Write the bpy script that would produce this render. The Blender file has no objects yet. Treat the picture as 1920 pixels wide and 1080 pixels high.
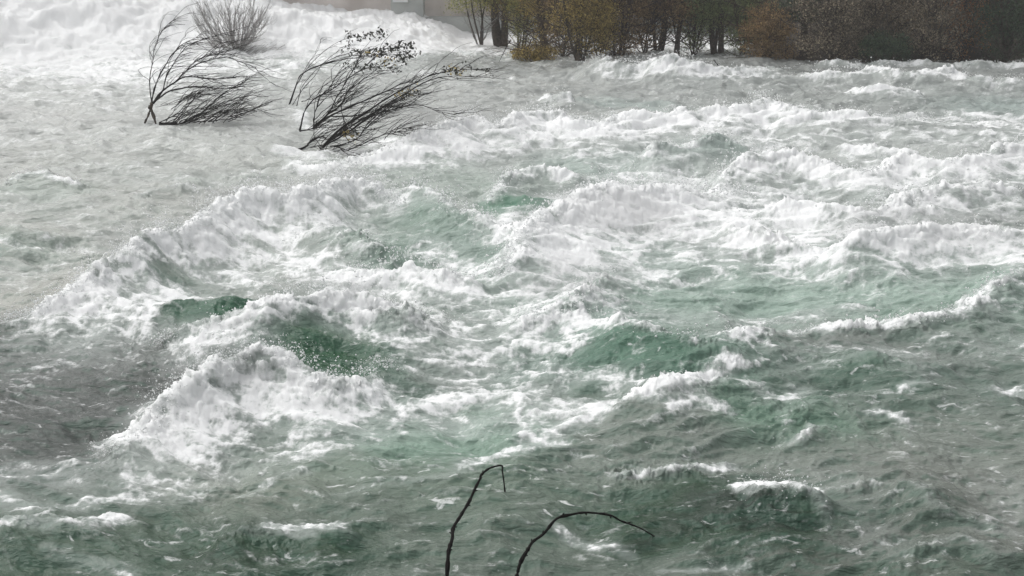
import bpy, math, random
import numpy as np

# ------------------------------------------------------------------ camera, sky, sun, exposure
S = bpy.context.scene
COL = S.collection
F_PX, CAM_H, TANP = 2400.0, 4.5, 740.0 / 2400.0      # focal length in photo pixels, height, pitch
PITCH = math.atan(TANP)
cam_d = bpy.data.cameras.new("camera")
cam = bpy.data.objects.new("camera", cam_d)
COL.objects.link(cam)
cam.location = (0, 0, CAM_H)
cam.rotation_euler = (math.pi / 2 - PITCH, 0, 0)
cam_d.sensor_width = 36
cam_d.lens = 36 * F_PX / 1920
cam_d.clip_start, cam_d.clip_end = 0.1, 3000
S.camera = cam

SUN_EL, SUN_AZ = math.radians(58), math.radians(-60)   # azimuth from +y towards +x
w = bpy.data.worlds.new("World"); S.world = w
w.use_nodes = True
nt = w.node_tree; nt.nodes.clear()
sky = nt.nodes.new('ShaderNodeTexSky'); sky.sky_type = 'NISHITA'; sky.sun_disc = False
sky.sun_elevation = SUN_EL; sky.sun_rotation = SUN_AZ
sky.dust_density = 4.0; sky.air_density = 1.0; sky.ozone_density = 1.0
hs = nt.nodes.new('ShaderNodeHueSaturation'); hs.inputs['Saturation'].default_value = 0.10
bg = nt.nodes.new('ShaderNodeBackground'); bg.inputs['Strength'].default_value = 0.15
wo = nt.nodes.new('ShaderNodeOutputWorld')
nt.links.new(sky.outputs[0], hs.inputs['Color']); nt.links.new(hs.outputs[0], bg.inputs['Color'])
nt.links.new(bg.outputs[0], wo.inputs['Surface'])

sun_d = bpy.data.lights.new("sun", 'SUN'); sun_d.energy = 0.8; sun_d.angle = math.radians(45)
sun_d.color = (1.0, 0.975, 0.94)
sun = bpy.data.objects.new("sun", sun_d); COL.objects.link(sun)
sun.rotation_euler = (math.pi / 2 - SUN_EL, 0, math.pi - SUN_AZ)
S.view_settings.view_transform = 'Standard'; S.view_settings.look = 'None'
S.view_settings.gamma = 1.0
S.view_settings.exposure = 0.08

RNG = np.random.default_rng(7)
random.seed(7)

# ------------------------------------------------------------------ helpers
def ray(u, v):
    X = (u - 960) / F_PX; Uc = (540 - v) / F_PX
    c, s = math.cos(PITCH), math.sin(PITCH)
    return np.array([X, c + Uc * s, -s + Uc * c])

def on_z(u, v, z=0.0):
    d = ray(u, v); t = (z - CAM_H) / d[2]
    return np.array([0, 0, CAM_H]) + d * t

def at(u, v, y):
    d = ray(u, v)
    return np.array([0, 0, CAM_H]) + d * (y / d[1])

def tag(o, label=None, cat=None, group=None, kind=None):
    if label: o['label'] = label
    if cat: o['category'] = cat
    if group: o['group'] = group
    if kind: o['kind'] = kind
    return o

def empty(name, loc):
    o = bpy.data.objects.new(name, None); COL.objects.link(o)
    o.location = loc; o.empty_display_size = 0.2
    return o

def mesh_obj(name, V, Fc, mat, parent=None, smooth=True):
    """V (n,3) world coordinates, Fc (m,k) face indices."""
    V = np.asarray(V, dtype=np.float32).copy(); Fc = np.asarray(Fc, dtype=np.int32)
    if parent is not None: V -= np.array(parent.location, dtype=np.float32)
    me = bpy.data.meshes.new(name)
    n, k = Fc.shape
    me.vertices.add(len(V)); me.vertices.foreach_set('co', V.ravel())
    me.loops.add(n * k); me.loops.foreach_set('vertex_index', Fc.ravel())
    me.polygons.add(n)
    me.polygons.foreach_set('loop_start', np.arange(0, n * k, k, dtype=np.int32))
    me.update(calc_edges=True)
    me.polygons.foreach_set('use_smooth', np.full(n, smooth, dtype=bool))
    me.materials.append(mat)
    o = bpy.data.objects.new(name, me); COL.objects.link(o)
    if parent is not None: o.parent = parent
    return o

class Geo:
    def __init__(s): s.V = []; s.F = []; s.n = 0
    def add(s, V, Fc):
        s.V.append(np.asarray(V, float)); s.F.append(np.asarray(Fc, int) + s.n); s.n += len(V)
    def obj(s, name, mat, parent=None, smooth=True):
        return mesh_obj(name, np.concatenate(s.V), np.concatenate(s.F), mat, parent, smooth)
    def tube(s, P, r0, r1, sides=5, knots=0.0):
        P = np.asarray(P, float); n = len(P)
        T = np.gradient(P, axis=0); T /= np.linalg.norm(T, axis=1)[:, None] + 1e-9
        ref = np.where(np.abs(T[:, 2:3]) > 0.9, np.array([[1., 0, 0]]), np.array([[0., 0, 1]]))
        A = np.cross(T, ref); A /= np.linalg.norm(A, axis=1)[:, None] + 1e-9
        B = np.cross(T, A)
        R = np.linspace(r0, r1, n)
        if knots: R = R * (1 + knots * (RNG.random(n) ** 4) * 1.6)
        a = np.arange(sides) * 2 * math.pi / sides
        V = (P[:, None, :] + R[:, None, None] * (np.cos(a)[None, :, None] * A[:, None, :] + np.sin(a)[None, :, None] * B[:, None, :])).reshape(-1, 3)
        i = np.arange(n - 1)[:, None] * sides; j = np.arange(sides)[None, :]; jn = (j + 1) % sides
        Fc = np.stack([i + j, i + jn, i + sides + jn, i + sides + j], -1).reshape(-1, 4)
        s.add(V, Fc)
    def leaves(s, P, size, up=0.0, jit=0.4, aspect=0.5):
        P = np.asarray(P, float); n = len(P)
        if n == 0: return
        d = RNG.normal(size=(n, 3)); d[:, 2] += up
        d /= np.linalg.norm(d, axis=1)[:, None]
        e = np.cross(d, RNG.normal(size=(n, 3))); e /= np.linalg.norm(e, axis=1)[:, None] + 1e-9
        L = size * (1 + jit * (RNG.random(n) * 2 - 1)); W = L * aspect
        nn = np.cross(d, e)
        a = P - d * L[:, None] * .5; b = P + e * W[:, None] * .5 + nn * L[:, None] * .08
        c = P + d * L[:, None] * .5; f = P - e * W[:, None] * .5 + nn * L[:, None] * .08
        s.add(np.stack([a, b, c, f], 1).reshape(-1, 3), np.arange(4 * n).reshape(n, 4))

def smooth_path(P, n=24):
    P = np.asarray(P, float)
    if len(P) < 3: 
        t = np.linspace(0, 1, n)[:, None]; return P[0] * (1 - t) + P[-1] * t
    Q = np.vstack([2 * P[0] - P[1], P, 2 * P[-1] - P[-2]])
    m = len(P) - 1; out = []
    for t in np.linspace(0, m - 1e-6, n):
        i = int(t); f = t - i; a, b, c, d = Q[i], Q[i + 1], Q[i + 2], Q[i + 3]
        out.append(.5 * (2 * b + (c - a) * f + (2 * a - 5 * b + 4 * c - d) * f * f + (3 * b - a - 3 * c + d) * f ** 3))
    return np.array(out)

# gradient noise, vectorised
_perm = np.random.default_rng(3).permutation(4096).astype(np.int32)
_ga = np.random.default_rng(4).random(4096).astype(np.float32) * 2 * np.pi
_gx, _gy = np.cos(_ga), np.sin(_ga)
def noise(x, y, seed=0):
    x = np.asarray(x, np.float32) + 1000 + seed * 17.31; y = np.asarray(y, np.float32) + 1000 + seed * 7.77
    xi = np.floor(x).astype(np.int32); yi = np.floor(y).astype(np.int32)
    xf = x - xi; yf = y - yi
    u = xf * xf * xf * (xf * (xf * 6 - 15) + 10); v = yf * yf * yf * (yf * (yf * 6 - 15) + 10)
    def g(ix, iy, dx, dy):
        h = _perm[(_perm[ix & 4095] + iy) & 4095]
        return _gx[h] * dx + _gy[h] * dy
    n00 = g(xi, yi, xf, yf); n10 = g(xi + 1, yi, xf - 1, yf)
    n01 = g(xi, yi + 1, xf, yf - 1); n11 = g(xi + 1, yi + 1, xf - 1, yf - 1)
    a = n00 + u * (n10 - n00); b = n01 + u * (n11 - n01)
    return (a + v * (b - a)) * 1.45
def fbm(x, y, o=4, seed=0, g=.5):
    s = 0; a = 1; t = 0
    for i in range(o):
        s = s + a * noise(x, y, seed + i * 3); t += a; a *= g
        x, y = x * 1.7 + y * 1.05, y * 1.7 - x * 1.05
    return s / t
def ridged(x, y, o=4, seed=0, g=.55):
    s = 0; a = 1; t = 0
    for i in range(o):
        s = s + a * (1 - np.minimum(1, 1.7 * np.abs(noise(x, y, seed + i * 3)))); t += a; a *= g
        x, y = x * 1.6 + y * 1.2, y * 1.6 - x * 1.2
    return s / t
def sstep(a, b, x):
    t = np.clip((x - a) / (b - a), 0, 1); return t * t * (3 - 2 * t)

# ------------------------------------------------------------------ materials
def srgb(r, g, b):
    f = lambda c: ((c / 255 + 0.055) / 1.055) ** 2.4 if c > 10 else c / 255 / 12.92
    return (f(r), f(g), f(b), 1)

def mat_noise(name, c1, c2, scale=5, rough=.8, bump=0.0, c3=None, transl=0.0, detail=6, spec=.3):
    m = bpy.data.materials.new(name); m.use_nodes = True
    n = m.node_tree.nodes; L = m.node_tree.links
    p = n['Principled BSDF']; p.inputs['Roughness'].default_value = rough
    p.inputs['Specular IOR Level'].default_value = spec
    tc = n.new('ShaderNodeTexCoord'); nz = n.new('ShaderNodeTexNoise')
    nz.inputs['Scale'].default_value = scale; nz.inputs['Detail'].default_value = detail
    L.new(tc.outputs['Object'], nz.inputs['Vector'])
    r = n.new('ShaderNodeValToRGB'); L.new(nz.outputs['Fac'], r.inputs[0]); L.new(r.outputs[0], p.inputs['Base Color'])
    e = r.color_ramp.elements; e[0].position = .34 if not name.startswith('leaf') else .42; e[0].color = (*c1[:3], 1); e[1].position = .66 if not name.startswith('leaf') else .62; e[1].color = (*c2[:3], 1)
    if c3: q = e.new(.5); q.color = (*c3[:3], 1)
    if bump:
        b = n.new('ShaderNodeBump'); b.inputs['Strength'].default_value = bump; b.inputs['Distance'].default_value = .05
        L.new(nz.outputs['Fac'], b.inputs['Height']); L.new(b.outputs[0], p.inputs['Normal'])
    if transl:
        t = n.new('ShaderNodeBsdfTranslucent'); L.new(r.outputs[0], t.inputs['Color'])
        mx = n.new('ShaderNodeMixShader'); mx.inputs[0].default_value = transl
        L.new(p.outputs[0], mx.inputs[1]); L.new(t.outputs[0], mx.inputs[2]); L.new(mx.outputs[0], n['Material Output'].inputs['Surface'])
    return m

M_bark_dark = mat_noise("wet_bark_dark", (.007, .006, .006), (.022, .020, .018), 40, .8, spec=.1)
M_bark = mat_noise("bark_grey_brown", (.035, .028, .022), (.11, .09, .07), 14, .85, .5)
M_twig_grey = mat_noise("twig_grey", (.20, .19, .18), (.38, .365, .35), 20, .8)
M_twig_brown = mat_noise("twig_brown", (.05, .035, .025), (.12, .09, .065), 20, .8)
M_cane = mat_noise("cane_bark", (.004, .004, .004), (.016, .013, .012), 60, .8, spec=.1)
M_twig_tree = mat_noise("twig_dark_brown", (.045, .036, .028), (.13, .11, .085), 20, .8)
M_leaf_dark = mat_noise("leaf_dark", (0.012, 0.014, 0.010), (0.040, 0.042, 0.022), 12, .6)
M_leaf_olive = mat_noise("leaf_olive", (0.178, 0.195, 0.080), (0.606, 0.570, 0.214), 9, .7, transl=.45)
M_leaf_gold = mat_noise("leaf_gold_brown", (0.140, 0.112, 0.042), (0.672, 0.518, 0.182), 11, .7, transl=.45)
M_leaf_brown = mat_noise("leaf_brown", (0.121, 0.084, 0.047), (0.486, 0.351, 0.189), 11, .7, transl=.42)
M_leaf_green = mat_noise("leaf_grey_green", (0.131, 0.167, 0.083), (0.444, 0.501, 0.240), 9, .7, transl=.42)
M_leaf_ever = mat_noise("leaf_evergreen", (0.027, 0.049, 0.027), (0.095, 0.135, 0.075), 9, .6)
M_leaf_tan = mat_noise("leaf_tan", (0.228, 0.160, 0.080), (0.616, 0.433, 0.228), 11, .7, transl=.45)
M_leaf_rust = mat_noise("leaf_rust", (0.242, 0.122, 0.062), (0.692, 0.346, 0.155), 11, .7, transl=.42)
M_leaf_grey = mat_noise("leaf_grey_brown", (0.130, 0.108, 0.078), (0.494, 0.416, 0.299), 11, .8)
M_conc = mat_noise("concrete_pinkish", srgb(196, 187, 180), srgb(236, 228, 222), .9, .9, .1, detail=9)
M_conc_grey = mat_noise("concrete_grey", srgb(172, 175, 172), srgb(192, 195, 191), 1.5, .9, .1)
M_panel = mat_noise("panel_white", (.82, .83, .82), (.88, .89, .88), 3, .5)
M_soil = mat_noise("soil", (.04, .033, .027), (.10, .085, .065), 1.5, .95, .3)
M_hill = mat_noise("hill_scrub", (.035, .035, .022), (.10, .09, .055), .25, .95, .3)
M_gravel = mat_noise("river_bed", (.05, .06, .05), (.14, .14, .12), 3, .9, .3)

def foam_material(name):
    m = bpy.data.materials.new(name); m.use_nodes = True
    p = m.node_tree.nodes['Principled BSDF']
    p.inputs['Base Color'].default_value = (.88, .89, .89, 1); p.inputs['Roughness'].default_value = .45
    return m
M_spray = foam_material("spray_white")

def water_material():
    m = bpy.data.materials.new("rapids_water"); m.use_nodes = True
    n = m.node_tree.nodes; L = m.node_tree.links; n.clear()
    out = n.new('ShaderNodeOutputMaterial')
    tc = n.new('ShaderNodeTexCoord')
    def nz(scale, detail, rough=.55, stretch=None, dist=0.0):
        t = n.new('ShaderNodeTexNoise'); t.inputs['Scale'].default_value = scale; t.inputs['Detail'].default_value = detail
        t.inputs['Roughness'].default_value = rough; t.inputs['Distortion'].default_value = dist
        if stretch:
            mp = n.new('ShaderNodeMapping'); mp.inputs['Scale'].default_value = stretch
            L.new(tc.outputs['Object'], mp.inputs[0]); L.new(mp.outputs[0], t.inputs['Vector'])
        else: L.new(tc.outputs['Object'], t.inputs['Vector'])
        return t
    def math_(op, a, b=None, c=None):
        q = n.new('ShaderNodeMath'); q.operation = op
        for i, x in enumerate((a, b, c)):
            if x is None: continue
            if isinstance(x, (int, float)): q.inputs[i].default_value = x
            else: L.new(x, q.inputs[i])
        return q.outputs[0]
    af = n.new('ShaderNodeAttribute'); af.attribute_name = 'foam'
    ac = n.new('ShaderNodeAttribute'); ac.attribute_name = 'body'
    # foam edge broken up by fine noise
    f1 = nz(11, 8, .70, (.8, 1.2, 1), .7); f2 = nz(42, 4, .65)
    s = math_('ADD', math_('MULTIPLY', math_('SUBTRACT', f1.outputs['Fac'], .5), 1.1), math_('MULTIPLY', math_('SUBTRACT', f2.outputs['Fac'], .5), .60))
    # strength of break up falls to nothing where there is no foam at all
    gate = n.new('ShaderNodeMapRange'); gate.inputs['From Min'].default_value = .03; gate.inputs['From Max'].default_value = .3
    L.new(af.outputs['Fac'], gate.inputs['Value'])
    v = math_('ADD', af.outputs['Fac'], math_('MULTIPLY', s, gate.outputs[0]))
    mr = n.new('ShaderNodeMapRange'); mr.interpolation_type = 'SMOOTHSTEP'
    mr.inputs['From Min'].default_value = .08; mr.inputs['From Max'].default_value = .95
    L.new(v, mr.inputs['Value'])
    f3 = nz(6.5, 7, .66, (.75, 1.35, 1), .8)
    m3 = n.new('ShaderNodeMapRange'); m3.interpolation_type = 'SMOOTHSTEP'
    m3.inputs['From Min'].default_value = .60; m3.inputs['From Max'].default_value = .72; m3.inputs['To Max'].default_value = .62
    L.new(f3.outputs['Fac'], m3.inputs['Value'])
    foam = math_('MAXIMUM', mr.outputs[0], m3.outputs[0])
    # water body
    pw = n.new('ShaderNodeBsdfPrincipled'); pw.inputs['Roughness'].default_value = .05; pw.inputs['IOR'].default_value = 1.33
    cv = nz(3.0, 5, .6)
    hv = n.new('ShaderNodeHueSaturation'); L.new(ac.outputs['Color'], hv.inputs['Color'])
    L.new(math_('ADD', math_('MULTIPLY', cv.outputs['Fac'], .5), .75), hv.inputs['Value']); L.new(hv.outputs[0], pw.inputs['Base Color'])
    w1 = nz(4, 7, .58, (.6, 1.7, 1), .5); w2 = nz(18, 3, .5, (.7, 1.4, 1))
    hgt = math_('ADD', math_('MULTIPLY', w1.outputs['Fac'], .09), math_('MULTIPLY', w2.outputs['Fac'], .022))
    bw = n.new('ShaderNodeBump'); bw.inputs['Strength'].default_value = .8; bw.inputs['Distance'].default_value = 1
    L.new(hgt, bw.inputs['Height']); L.new(bw.outputs[0], pw.inputs['Normal'])
    # foam
    pf = n.new('ShaderNodeBsdfPrincipled'); pf.inputs['Roughness'].default_value = .6
    pf.inputs['Base Color'].default_value = (.90, .91, .91, 1); pf.inputs['Specular IOR Level'].default_value = .2
    pf.inputs['Subsurface Weight'].default_value = .6; pf.inputs['Subsurface Radius'].default_value = (1, 1, 1); pf.inputs['Subsurface Scale'].default_value = .10
    g1 = nz(14, 6, .65)
    bf = n.new('ShaderNodeBump'); bf.inputs['Strength'].default_value = .45; bf.inputs['Distance'].default_value = .025
    L.new(g1.outputs['Fac'], bf.inputs['Height']); L.new(bf.outputs[0], pf.inputs['Normal'])
    mx = n.new('ShaderNodeMixShader'); L.new(foam, mx.inputs[0]); L.new(pw.outputs[0], mx.inputs[1]); L.new(pf.outputs[0], mx.inputs[2])
    L.new(mx.outputs[0], out.inputs['Surface'])
    return m
M_water = water_material()

# ------------------------------------------------------------------ the river surface
ROWS, COLS = 1250, 1350
Y0, Y1 = 4.6, 66.0
yy = Y0 * (Y1 / Y0) ** np.linspace(0, 1, ROWS)
ss = np.linspace(-1, 1, COLS)
PY = np.repeat(yy[:, None], COLS, 1).astype(np.float32)
PX = (PY * (0.46 * ss + 0.30 * ss ** 7)[None, :]).astype(np.float32)

def seg_field(pts, vals):
    """distance, side sign (+ = nearer the viewer / right-hand side) and interpolated values from a world polyline; only near it"""
    P = np.array([p[:2] for p in pts]); return P, np.array(vals, float)

def poly_eval(P, vals, reach, X=None, Y=None):
    """P (n,2), vals (n,k). Returns mask idx, signed distance, vals interp on the vertices within reach."""
    X = PX if X is None else X; Y = PY if Y is None else Y
    lo = P.min(0) - reach; hi = P.max(0) + reach
    r0 = np.searchsorted(yy, lo[1]); r1 = np.searchsorted(yy, hi[1])
    r0 = max(0, min(r0, ROWS - 2)); r1 = max(r0 + 1, min(r1, ROWS))
    sub = (slice(r0, r1), slice(None))
    x = X[sub]; y = Y[sub]
    c = np.where(((x > lo[0]) & (x < hi[0])).any(0))[0]
    if len(c) == 0: return None
    sub = (slice(r0, r1), slice(c[0], c[-1] + 1)); x = X[sub]; y = Y[sub]
    best = np.full(x.shape, 1e9, np.float32); sg = np.zeros(x.shape, np.float32)
    V = np.zeros(x.shape + (vals.shape[1],), np.float32); WS = np.zeros(x.shape, np.float32)
    for i in range(len(P) - 1):
        a, b = P[i], P[i + 1]; d = b - a; l2 = d @ d + 1e-9
        t = np.clip(((x - a[0]) * d[0] + (y - a[1]) * d[1]) / l2, 0, 1)
        dx = x - (a[0] + t * d[0]); dy = y - (a[1] + t * d[1])
        q = dx * dx + dy * dy; m = q < best
        best = np.where(m, q, best)
        wq = (math.sqrt(l2) / (q + .006) ** 2.5).astype(np.float32); WS += wq
        sg += wq * (d[0] * (y - a[1]) - d[1] * (x - a[0])) / (math.sqrt(l2) * np.sqrt(q) + 1e-4)
        for k in range(vals.shape[1]):
            V[..., k] += wq * (vals[i, k] * (1 - t) + vals[i + 1, k] * t)
    return sub, np.sqrt(best), -sg / WS, V / WS[..., None]

# crest lines, photo pixels, left to right. Each point: u, v, height, then per crest
# front width, back width, foam, front reach of foam, back reach of foam, spray
CRESTS = [
 # main left breaker
 ([(-40,612,.10),(40,590,.14),(120,552,.26),(185,500,.38),(240,470,.42),(300,425,.55),(335,432,.48),(400,385,.56),(470,355,.60),(540,362,.55),(600,345,.55),(650,328,.52),(700,345,.42),(745,378,.3)], .55,.32, 1.0,1.25,.15, 1.0),
 # inner ridge under it
 ([(560,440,.20),(640,432,.30),(700,455,.3),(760,480,.22)], .4,.3, .75,.5,.2,.2),
 ([(760,345,.30),(800,352,.42),(850,378,.42),(900,405,.40),(950,432,.3),(985,455,.2)], .6,.3, 1.0,.22,.15,.35),
 ([(640,500,.12),(700,500,.24),(770,490,.30),(830,508,.26),(910,520,.16)], .5,.3, 1.0,.7,.1,.35),
 # second breaker
 ([(290,640,.08),(350,622,.16),(430,606,.26),(490,580,.38),(540,556,.45),(600,545,.48),(680,548,.45),(760,580,.34),(840,606,.2)], .5,.32, 1.0,.55,.3,.7),
 # lower left breaker
 ([(170,850,.06),(215,835,.12),(285,800,.18),(305,762,.26),(330,724,.36),(375,690,.43),(430,666,.45),(500,656,.45),(560,676,.38),(610,708,.27),(670,700,.22),(730,680,.12)], .42,.24, 1.0,.80,.1, 1.0),
 # central boil
 ([(930,520,.2),(965,470,.3),(1000,415,.42),(1060,372,.52),(1130,350,.52),(1200,352,.42),(1290,350,.35),(1400,365,.25)], .9,.35, 1.0,1.9,.15,.9),
 ([(940,605,.1),(1000,590,.2),(1060,560,.26),(1110,530,.26),(1150,500,.12)], .5,.4, .9,.5,.5,.3),
 # small curl with emerald face
 ([(915,378,.06),(932,352,.16),(955,325,.26),(990,316,.26),(1040,322,.2),(1100,338,.12)], .3,.25, 1.0,.22,.15,.3),
 # ridge with green face right of centre
 ([(1040,590,.16),(1090,578,.24),(1150,600,.24),(1230,620,.30),(1320,632,.32),(1400,622,.24),(1450,610,.1)], .55,.3, .8,.12,.35,.2),
 ([(1165,755,.06),(1210,742,.16),(1260,720,.2),(1330,695,.16),(1400,680,.06)], .5,.3, .95,.16,.08,.2),
 # curved foam strip on the right
 ([(1440,632,.05),(1530,615,.1),(1640,600,.14),(1740,596,.15),(1805,580,.18),(1850,540,.22),(1900,515,.25),(1980,500,.2)], .35,.3, .95,.1,.16,.3),
 # right boil
 ([(1560,478,.1),(1592,440,.40),(1640,428,.42),(1700,424,.42),(1790,420,.36),(1860,430,.3),(1960,440,.25)], .5,.4, 1.0,1.05,.3,.3),
 ([(1330,440,.1),(1420,432,.22),(1480,450,.2),(1560,470,.1)], .4,.4, .95,.8,.4,.1),
 ([(1400,400,.18),(1500,385,.24),(1600,395,.24),(1680,370,.34),(1760,350,.36),(1850,350,.25),(1950,360,.2)], .5,.3, .95,.6,.1,.3),
 # green peak
 ([(1180,310,.15),(1230,282,.34),(1290,268,.42),(1340,252,.46),(1385,262,.38),(1430,280,.2)], .7,.3, .95,.12,.25,.45),
 ([(1345,330,.3),(1380,296,.42),(1430,284,.42),(1500,290,.36),(1570,312,.28),(1640,325,.25),(1690,300,.3),(1760,305,.3),(1830,292,.34),(1900,262,.42),(1980,262,.4)], .6,.35, 1.0,.75,.15,.5),
 ([(1560,280,.1),(1620,270,.2),(1690,278,.2),(1740,290,.1)], .4,.3, .9,.4,.2,.1),
 # band across the middle distance
 ([(600,305,.05),(660,300,.14),(720,282,.25),(790,250,.36),(850,226,.46),(885,213,.48),(930,236,.34),(975,215,.4),(1030,205,.4),(1090,228,.3),(1180,214,.32),(1290,210,.3),(1390,196,.4),(1435,182,.46),(1480,205,.34),(1590,214,.3),(1700,222,.25),(1830,226,.2)], .9,.45, 1.0,1.3,.25,.9),
 ([(560,290,.0),(620,296,.12),(700,300,.12),(820,290,.12)], .5,.4, .7,.6,.1,.1),
 ([(1020,180,.15),(1045,170,.34),(1080,182,.2)], .35,.3, .7,.3,.2,.2),
 ([(1600,172,.1),(1640,164,.3),(1690,165,.28),(1740,178,.12)], .4,.4, .95,.45,.2,.1),
 # near the trees
 ([(1095,120,.2),(1125,108,.48),(1165,116,.45),(1200,118,.4),(1240,104,.62),(1285,106,.6),(1330,122,.4),(1400,132,.22),(1480,128,.1)], .7,.4, 1.0,.8,.2,.7),
 ([(1480,142,.1),(1560,134,.28),(1640,128,.34),(1700,142,.26),(1780,136,.26),(1850,146,.22),(1960,150,.2)], .6,.4, .9,.4,.15,.5),
 ([(1500,119,.1),(1600,118,.14),(1700,117,.16),(1810,117,.2),(1870,119,.16),(1960,122,.15)], .5,.4, .7,.3,.2,.2),
 # left smooth water
 ([(15,345,.08),(40,326,.2),(80,320,.24),(125,332,.2),(160,352,.06)], .5,.35, .85,.12,.08,.2),
 ([(-40,430,.1),(10,420,.22),(70,430,.2),(120,455,.06)], .5,.4, .4,.1,.1,.0),
 ([(220,268,.0),(330,262,.14),(450,258,.18),(540,285,.1)], .8,.5, .2,.2,.2,.0),
 ([(210,395,.0),(300,355,.12),(380,350,.14),(430,362,.05)], .4,.4, .5,.15,.1,.0),
 ([(520,125,.05),(560,112,.3),(600,125,.1)], .6,.5, .8,.8,.4,.0),
 # near water, lower right
 ([(1385,935,.06),(1420,908,.18),(1460,900,.22),(1500,908,.22),(1528,935,.15),(1550,970,.08),(1560,1000,.03)], .40,.22, .7,.07,.07,.25),
 ([(1540,930,.06),(1640,900,.12),(1700,900,.16),(1740,930,.15),(1800,1000,.08)], .45,.3, .3,.05,.08,.0),
 ([(1640,1075,.05),(1690,1040,.14),(1780,1010,.18),(1830,1030,.15),(1900,1080,.08)], .35,.3, .3,.1,.1,.0),
 ([(1450,650,.06),(1540,665,.12),(1640,672,.12),(1720,690,.1),(1800,700,.04)], .4,.3, .35,.1,.15,.0),
 ([(1340,745,.03),(1430,752,.09),(1500,760,.09),(1590,735,.03)], .5,.3, .3,.05,.15,.0),
 ([(1120,888,.03),(1220,880,.07),(1310,868,.08),(1400,850,.05)], .3,.25, .75,.05,.07,.1),
 ([(1485,832,.02),(1510,805,.07),(1550,786,.06)], .25,.2, .75,.05,.05,.0),
 ([(535,302,.02),(570,312,.10),(620,308,.14),(680,296,.10),(730,280,.02)], .3,.2, .9,.3,.15,.2),
 ([(262,238,.02),(300,244,.07),(380,250,.10),(470,256,.08),(530,250,.02)], .4,.3, .35,.2,.1,.0),
 ([(400,1010,.05),(460,990,.12),(530,985,.14),(620,985,.12),(680,1010,.05)], .4,.3, .4,.05,.05,.0),
 ([(-20,985,.05),(60,975,.1),(150,975,.1),(260,955,.05)], .35,.3, .55,.08,.15,.0),
 # green dark hump in the left part
 ([(60,600,.05),(130,583,.14),(200,560,.2),(280,575,.2),(360,560,.24),(430,560,.25),(500,575,.15)], .45,.3, .15,.05,.05,.0),
]
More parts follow.
